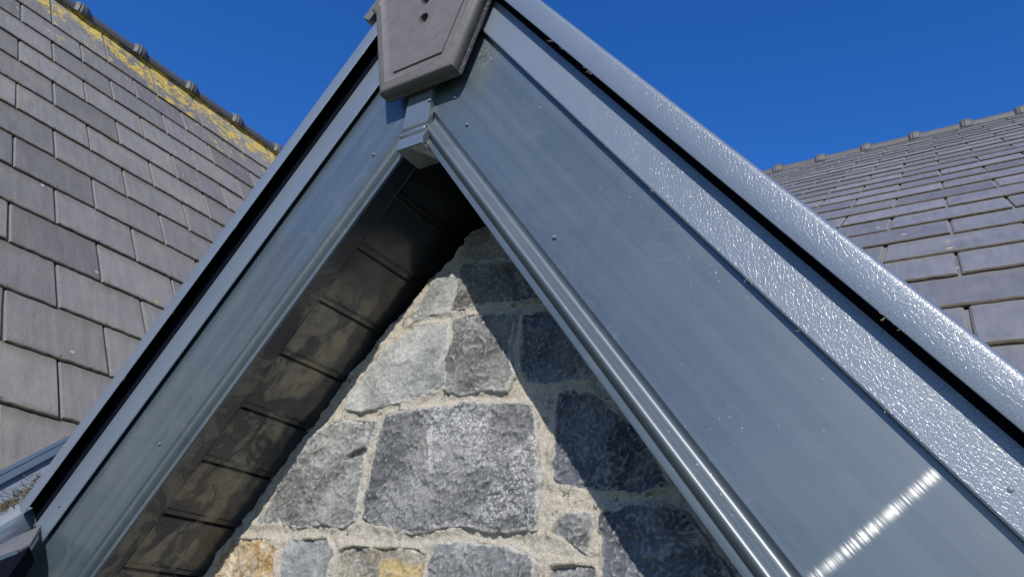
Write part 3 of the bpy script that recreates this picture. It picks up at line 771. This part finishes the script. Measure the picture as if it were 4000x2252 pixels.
# ------------------------------------------------------------------ stone gable wall
wall = empty('stone_gable_wall', (-0.75, 0.97, -1.0))
tag(wall, 'rubble stone gable wall with sandy mortar under the metal gable', 'wall')
Ls = APX@GN[-1]; Rs = APX@GN[1]
stones = {
'A': [[-0.927, 0.498], [-0.88, 0.514], [-0.82, 0.511], [-0.812, 0.458], [-0.809, 0.396], [-0.826, 0.379], [-0.879, 0.365], [-0.946, 0.355], [-1.001, 0.351], [-1.054, 0.359], [-1.044, 0.39], [-1.007, 0.436], [-0.973, 0.47]] ,
'B': [[-0.81, 0.514], [-0.766, 0.516], [-0.722, 0.514], [-0.664, 0.502], [-0.672, 0.471], [-0.667, 0.433], [-0.659, 0.389], [-0.664, 0.358], [-0.714, 0.366], [-0.765, 0.367], [-0.804, 0.375], [-0.809, 0.435], [-0.806, 0.482]] ,
'C0': [[-0.81, 0.631], [-0.818, 0.652], [-0.814, 0.693], [-0.789, 0.713], [-0.76, 0.713], [-0.716, 0.693], [-0.671, 0.614], [-0.718, 0.621], [-0.762, 0.626], [-0.792, 0.633]] ,
'C': [[-0.806, 0.628], [-0.785, 0.628], [-0.752, 0.624], [-0.715, 0.620], [-0.667, 0.608], [-0.637, 0.564], [-0.607, 0.521], [-0.64, 0.523], [-0.671, 0.525], [-0.706, 0.527], [-0.748, 0.533], [-0.782, 0.531], [-0.82, 0.53], [-0.809, 0.554], [-0.802, 0.584]] ,
'D': [[-0.831, 0.611], [-0.867, 0.607], [-0.884, 0.583], [-0.902, 0.545], [-0.912, 0.518], [-0.865, 0.531], [-0.829, 0.533], [-0.813, 0.56], [-0.809, 0.583], [-0.817, 0.603]] ,
'E': [[-0.65, 0.498], [-0.62, 0.505], [-0.591, 0.496], [-0.552, 0.44], [-0.512, 0.381], [-0.515, 0.371], [-0.554, 0.368], [-0.599, 0.369], [-0.632, 0.376], [-0.649, 0.402], [-0.651, 0.453]] ,
'F': [[-0.567, 0.355], [-0.542, 0.355], [-0.505, 0.346], [-0.47, 0.32], [-0.432, 0.286], [-0.404, 0.243], [-0.379, 0.2], [-0.403, 0.197], [-0.434, 0.191], [-0.448, 0.194], [-0.486, 0.196], [-0.521, 0.2], [-0.565, 0.206], [-0.575, 0.23], [-0.572, 0.282], [-0.574, 0.336]] ,
'G': [[-0.489, 0.164], [-0.448, 0.178], [-0.411, 0.176], [-0.368, 0.17], [-0.345, 0.157], [-0.323, 0.125], [-0.294, 0.087], [-0.28, 0.03], [-0.300, 0.00], [-0.46, 0.005], [-0.474, 0.057], [-0.479, 0.107], [-0.484, 0.137]] ,
'H': [[-0.567, 0.135], [-0.553, 0.157], [-0.529, 0.164], [-0.494, 0.164], [-0.493, 0.147], [-0.497, 0.133], [-0.503, 0.11], [-0.525, 0.118], [-0.546, 0.128]] ,
'I': [[-0.94, 0.338], [-0.916, 0.345], [-0.861, 0.344], [-0.792, 0.344], [-0.727, 0.345], [-0.664, 0.341], [-0.621, 0.332], [-0.608, 0.308], [-0.598, 0.269], [-0.587, 0.212], [-0.587, 0.168], [-0.588, 0.137], [-0.633, 0.136], [-0.667, 0.136], [-0.726, 0.142], [-0.786, 0.134], [-0.834, 0.129], [-0.886, 0.137], [-0.937, 0.145], [-0.949, 0.156], [-0.95, 0.179], [-0.947, 0.206], [-0.955, 0.246], [-0.952, 0.279], [-0.944, 0.321]] ,
'J': [[-1.083, 0.334], [-1.025, 0.335], [-0.959, 0.325], [-0.961, 0.296], [-0.969, 0.269], [-0.974, 0.247], [-0.971, 0.219], [-0.968, 0.193], [-0.965, 0.166], [-0.965, 0.146], [-0.994, 0.138], [-1.052, 0.138], [-1.112, 0.136], [-1.164, 0.141], [-1.239, 0.137], [-1.22, 0.16], [-1.202, 0.194], [-1.187, 0.229], [-1.156, 0.267], [-1.127, 0.311]] ,
'K': [[-1.302, 0.11], [-1.155, 0.113], [-1.154, 0.1], [-1.154, 0.076], [-1.148, 0.048], [-1.145, 0.007], [-1.22, -0.004], [-1.36, 0.0], [-1.35, 0.039], [-1.325, 0.084]] ,
'L': [[-1.133, 0.111], [-1.089, 0.115], [-1.034, 0.118], [-1.018, 0.104], [-1.007, 0.091], [-1.012, 0.069], [-1.012, 0.015], [-1.06, 0.008], [-1.125, 0.012], [-1.135, 0.058], [-1.136, 0.09]] ,
'M': [[-0.998, 0.099], [-0.963, 0.107], [-0.895, 0.105], [-0.829, 0.107], [-0.798, 0.098], [-0.796, 0.073], [-0.799, 0.0], [-0.90, -0.008], [-0.995, 0.0], [-1.0, 0.074]] ,
'N': [[-0.77, 0.113], [-0.722, 0.119], [-0.672, 0.117], [-0.639, 0.115], [-0.603, 0.105], [-0.582, 0.095], [-0.582, 0.03], [-0.60, 0.008], [-0.70, 0.0], [-0.775, 0.005], [-0.784, 0.088]] ,
'O': [[-0.565, 0.09], [-0.533, 0.095], [-0.490, 0.093], [-0.484, 0.057], [-0.482, 0.01], [-0.54, 0.0], [-0.565, 0.012]] ,
}
GRY1, GRY2 = (0.115, 0.12, 0.125), (0.20, 0.205, 0.20)
DK1, DK2 = (0.068, 0.078, 0.102), (0.13, 0.142, 0.165)
params = {
'A': dict(c1=(0.29, 0.30, 0.29), c2=(0.40, 0.40, 0.375), white=0.35), 'B': dict(c1=(0.16, 0.155, 0.15), c2=(0.22, 0.215, 0.20), white=0.4),
'C0': dict(c1=(0.13, 0.125, 0.12), c2=(0.27, 0.25, 0.21), white=0.4), 'C': dict(c1=(0.10, 0.10, 0.11), c2=(0.20, 0.185, 0.16), white=0.75, ochre=(0.24, 0.20, 0.13), oc_amt=0.2),
'D': dict(c1=(0.26, 0.27, 0.26), c2=(0.34, 0.34, 0.31), white=0.4), 'E': dict(c1=DK1, c2=DK2, white=0.6), 'F': dict(c1=DK1, c2=DK2, white=0.45),
'G': dict(c1=DK1, c2=DK2, white=0.6), 'H': dict(c1=(0.15, 0.155, 0.16), c2=(0.22, 0.225, 0.22), white=0.5),
'I': dict(c1=(0.12, 0.125, 0.135), c2=(0.23, 0.23, 0.225), white=0.75, fleck=0.8), 'J': dict(c1=(0.17, 0.172, 0.165), c2=(0.27, 0.268, 0.25), white=0.75),
'K': dict(c1=(0.52, 0.42, 0.27), c2=(0.66, 0.58, 0.44), white=0.3, ochre=(0.45, 0.27, 0.10), oc_amt=0.3), 'L': dict(c1=(0.29, 0.30, 0.30), c2=(0.36, 0.37, 0.365), white=0.35),
'M': dict(c1=(0.20, 0.18, 0.15), c2=(0.29, 0.26, 0.20), white=0.5, ochre=(0.46, 0.34, 0.15), oc_amt=0.4), 'N': dict(c1=(0.11, 0.115, 0.125), c2=(0.21, 0.215, 0.22), white=0.5),
'O': dict(c1=(0.12, 0.125, 0.13), c2=(0.18, 0.185, 0.19), white=0.45)}
labels = {'I': 'largest stone, dark grey with white crystal flecks', 'K': 'tan and ochre stone at the left edge', 'M': 'brown and yellow stained stone', 'H': 'small triangular grey stone', 'L': 'small pale grey square stone',
          'C': 'dark stone with pale crust near the top', 'C0': 'rounded tan top of the wall', 'J': 'grey stone with a small hollow', 'A': 'smooth pale grey wedge stone', 'B': 'upright brownish grey stone'}
proud = {'A': 0.949, 'B': 0.946, 'C0': 0.952, 'C': 0.946, 'D': 0.951, 'E': 0.950, 'F': 0.950, 'G': 0.948, 'H': 0.956, 'I': 0.944, 'J': 0.948, 'K': 0.950, 'L': 0.956, 'M': 0.955, 'N': 0.946, 'O': 0.958}
YM = 0.964
def sdist(px, pz, poly):
    """signed distance (positive inside) from many points to a polygon"""
    poly = np.array(poly); n = len(poly); dmin = np.full(px.shape, 1e9); ins = np.zeros(px.shape, bool)
    for i in range(n):
        a = poly[i]; b = poly[(i+1) % n]; e = b-a; L2 = e@e
        t = np.clip(((px-a[0])*e[0]+(pz-a[1])*e[1])/L2, 0, 1)
        dmin = np.minimum(dmin, np.hypot(px-a[0]-t*e[0], pz-a[1]-t*e[1]))
        c = ((a[1] > pz) != (b[1] > pz)) & (px < (b[0]-a[0])*(pz-a[1])/(b[1]-a[1]+1e-12)+a[0]); ins ^= c
    return np.where(ins, dmin, -dmin)
def grid_obj(name, px, pz, y, keep, mat, parent, rim=None):
    nz, nx = px.shape
    idx = -np.ones(px.shape, int)
    cell = keep[:-1, :-1] & keep[1:, :-1] & keep[:-1, 1:] & keep[1:, 1:]
    used = np.zeros(px.shape, bool)
    used[:-1, :-1] |= cell; used[1:, :-1] |= cell; used[:-1, 1:] |= cell; used[1:, 1:] |= cell
    idx[used] = np.arange(used.sum())
    V = np.stack([px[used], y[used], pz[used]], 1)
    F = np.stack([idx[:-1, :-1][cell], idx[:-1, 1:][cell], idx[1:, 1:][cell], idx[1:, :-1][cell]], 1)
    ob = mesh_obj(name, V, F, mat, parent, True)
    if rim is not None:
        at = ob.data.attributes.new('rim', 'FLOAT', 'POINT'); at.data.foreach_set('value', rim[used].astype(np.float32))
    return ob
def build_stone(key, poly, mat, yf, seed, step=0.0022, rough=1.0):
    poly = np.array(poly); m = 0.008
    xs = np.arange(poly[:, 0].min()-m, poly[:, 0].max()+m, step); zs = np.arange(poly[:, 1].min()-m, poly[:, 1].max()+m, step)
    px, pz = np.meshgrid(xs, zs)
    wx = fbm(px*28, pz*28, 3, seed+5)*0.005 + fbm(px*120, pz*120, 2, seed+8)*0.0016
    sd = sdist(px, pz, poly) + wx + 0.005
    rng = np.random.RandomState(seed+11)
    cx, cz = poly.mean(0)
    # fractured face: lower envelope of a few tilted planes
    fac = np.full(px.shape, 0.0)
    pl = []
    for k in range(7):
        ax, az = rng.uniform(-0.26, 0.26, 2)*rough; ox, oz = rng.uniform(-1, 1, 2)
        ox = cx+ox*np.ptp(poly[:, 0])*0.4; oz = cz+oz*np.ptp(poly[:, 1])*0.4
        pl.append((px-ox)*ax+(pz-oz)*az+rng.uniform(-0.001, 0.003))
    fac = np.max(pl, 0); fac = np.minimum(fac, 0.012)
    wx2 = px + fbm(px*20, pz*20, 3, seed+21)*0.012; wz2 = pz + fbm(px*20+9, pz*20, 3, seed+22)*0.012
    lay = fbm(wx2*13, wz2*17, 3, seed+1)*3.2 + (wx2-cx)*6
    st = np.floor(lay); fr = lay-st; ter = st + np.clip((fr-0.82)/0.18, 0, 1)          # cleavage steps with sharp lips
    rid = 1-np.abs(fbm(wx2*42, wz2*42, 4, seed+2, 0.6))*2.2
    y = yf + fac*0.9 - ter*0.0028*rough - np.clip(rid, 0, 1)**2*0.0042*rough
    y = y - fbm(px*110, pz*110, 3, seed+4, 0.6)*0.0016*rough - fbm(px*260, pz*260, 2, seed+3)*0.0006
    if key == 'J':      # hollow
        dd = np.hypot((px+1.003)/0.026, (pz-0.268-0.3*(px+1.003))/0.0085); y = y + 0.014*np.clip(1.1-dd, 0, 1)**0.5*(dd < 1.1)
    if key == 'I':      # scar
        dd = np.hypot((px+0.632)/0.035, (pz-0.272+0.35*(px+0.632))/0.014); y = y + 0.004*np.clip(1-dd, 0, 1)
    edge = np.clip(sd/0.0055, 0, 1); prof = 1-(1-edge)**2.6
    y = y*prof + (yf+0.034)*(1-prof)
    rim = np.clip(1-(sd-0.002)/0.012, 0, 1)
    if key == 'I':
        ax_, az_, bx_, bz_ = -0.824, 0.302, -0.803, 0.237
        t = np.clip(((px-ax_)*(bx_-ax_)+(pz-az_)*(bz_-az_))/((bx_-ax_)**2+(bz_-az_)**2), 0, 1)
        dd = np.hypot(px-ax_-t*(bx_-ax_), pz-az_-t*(bz_-az_)); rim = np.maximum(rim, np.clip(2.6-dd/0.0032, 0, 2.2))
    return grid_obj('stone', px, pz, y, sd > -0.004, mat, wall, rim)
for i, (k, poly) in enumerate(stones.items()):
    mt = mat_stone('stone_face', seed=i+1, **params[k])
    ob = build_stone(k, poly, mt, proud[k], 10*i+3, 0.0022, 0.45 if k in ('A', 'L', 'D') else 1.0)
    if k in labels: ob['label'] = labels[k]
# courses lower down, outside the frame
rng = random.Random(4); lowm = [mat_stone('stone_face', seed=30+i, c1=c[0], c2=c[1], white=0.5) for i, c in enumerate([(GRY1, GRY2), (DK1, DK2), ((0.22, 0.2, 0.16), (0.3, 0.27, 0.2))])]
z = -0.028
for row in range(4):
    hgt = rng.uniform(0.12, 0.17); x = -1.55+rng.uniform(0, 0.1)
    while x < 0.05:
        w_ = rng.uniform(0.16, 0.32); j = lambda: rng.uniform(-0.008, 0.008)
        build_stone('x', [[x+j(), z+j()], [x+w_/2, z+j()], [x+w_+j(), z+j()], [x+w_+j(), z-hgt+j()], [x+w_/2, z-hgt+j()], [x+j(), z-hgt+j()]], lowm[rng.randrange(3)], 0.950, row*50+int(x*100)+300, 0.006)
        x += w_+0.022
    z -= hgt+0.022
# mortar bed
xs = np.arange(-1.62, 0.12, 0.0032); zs = np.arange(-0.72, 0.725, 0.0032)
px, pz = np.meshgrid(xs, zs)
near = np.full(px.shape, 1e9)
for k, poly in stones.items():
    near = np.minimum(near, np.abs(np.minimum(sdist(px, pz, poly), 0)))
inside_d = np.full(px.shape, -1e9)
for k, poly in stones.items(): inside_d = np.maximum(inside_d, sdist(px, pz, poly))
ym = YM - fbm(px*16, pz*16, 4, 91)*0.006 - fbm(px*90, pz*90, 3, 95)*0.0042 - np.abs(fbm(px*40, pz*40, 3, 97))*0.004
ym = ym - 0.004*np.clip(1-near/0.012, 0, 1)
kl = -px*sA + pz*cA; kr = px*sA + pz*cA
topz = 0.716 - 1.0*np.clip(np.abs(px+0.778)-0.028, 0, None) - 0.6*np.clip(np.abs(px+0.778), 0, 0.03) + fbm(px*30, pz*0, 2, 44)*0.006
ok = (kl < Ls+0.022) & (kr < Rs+0.012) & (pz < topz)
ym = ym + 0.05*np.clip((pz-topz+0.012)/0.012, 0, 1)**2
ym = ym + 0.035*np.clip((inside_d-0.001)/0.008, 0, 1)
grid_obj('mortar', px, pz, ym, ok, M_mortar, wall)
# masonry core
mb = MB()
core = np.array([(-1.5, -0.75), (-0.1, -0.75), (0.0, -0.5), (-0.75, 0.68), (-0.80, 0.68), (-1.72, -0.5)])
mb.extrude([np.array([(x, 0.992, z) for x, z in core]), np.array([(x, 1.19, z) for x, z in core])])
ob = mb.build('wall_core', M_mortar, wall); fix_normals(ob)

# ------------------------------------------------------------------ cobwebs and dust tufts
mb = MB(); rnd = random.Random(12)
def tuft(c, n, L, r=0.00022, flat=0.5):
    for i in range(n):
        p = np.array(c)+V3(rnd.gauss(0, L*0.3), rnd.gauss(0, L*0.1), rnd.gauss(0, L*0.3))
        d = V3(rnd.gauss(0, 1), rnd.gauss(0, flat), rnd.gauss(0, 1))
        for sgm in range(3):
            d = d + V3(rnd.gauss(0, .5), rnd.gauss(0, .3), rnd.gauss(0, .5)); d /= np.linalg.norm(d)
            e = np.cross(d, V3(0.1, 1, 0.2)); e /= np.linalg.norm(e); l = L*rnd.uniform(0.1, 0.4)
            mb.box(p+d*l/2, (d, e, np.cross(d, e)), (l/2, r, r)); p = p+d*l
for i in range(9):
    side = rnd.choice((-1, 1, 1)); s = rnd.uniform(-0.2, 1.0)
    for q_ in range(rnd.randint(1, 4)): tuft(gp(side, s+q_*0.006, 0.2705+rnd.uniform(-0.001, 0.002), CY+0.002), rnd.randint(3, 7), rnd.uniform(0.003, 0.007), 0.00013)
for i in range(16): tuft(gp(rnd.choice((-1, 1)), rnd.uniform(0, 1.0), 0.2095, YF-0.011), 3, rnd.uniform(0.002, 0.005), 0.00013)
for i in range(40):
    t = rnd.random(); c = np.array([XC-0.150+t*0.066, 0.715, 1.10-t*0.23]) if rnd.random() < .5 else np.array([XC+0.150-t*0.066, 0.722, 1.10-t*0.23])
    tuft(c, 6, 0.007, 0.00013)
ob = mb.build('cobwebs', M_web); tag(ob, 'wisps of cobweb and dust clinging to the metal verge edges', 'cobwebs', None, 'stuff')
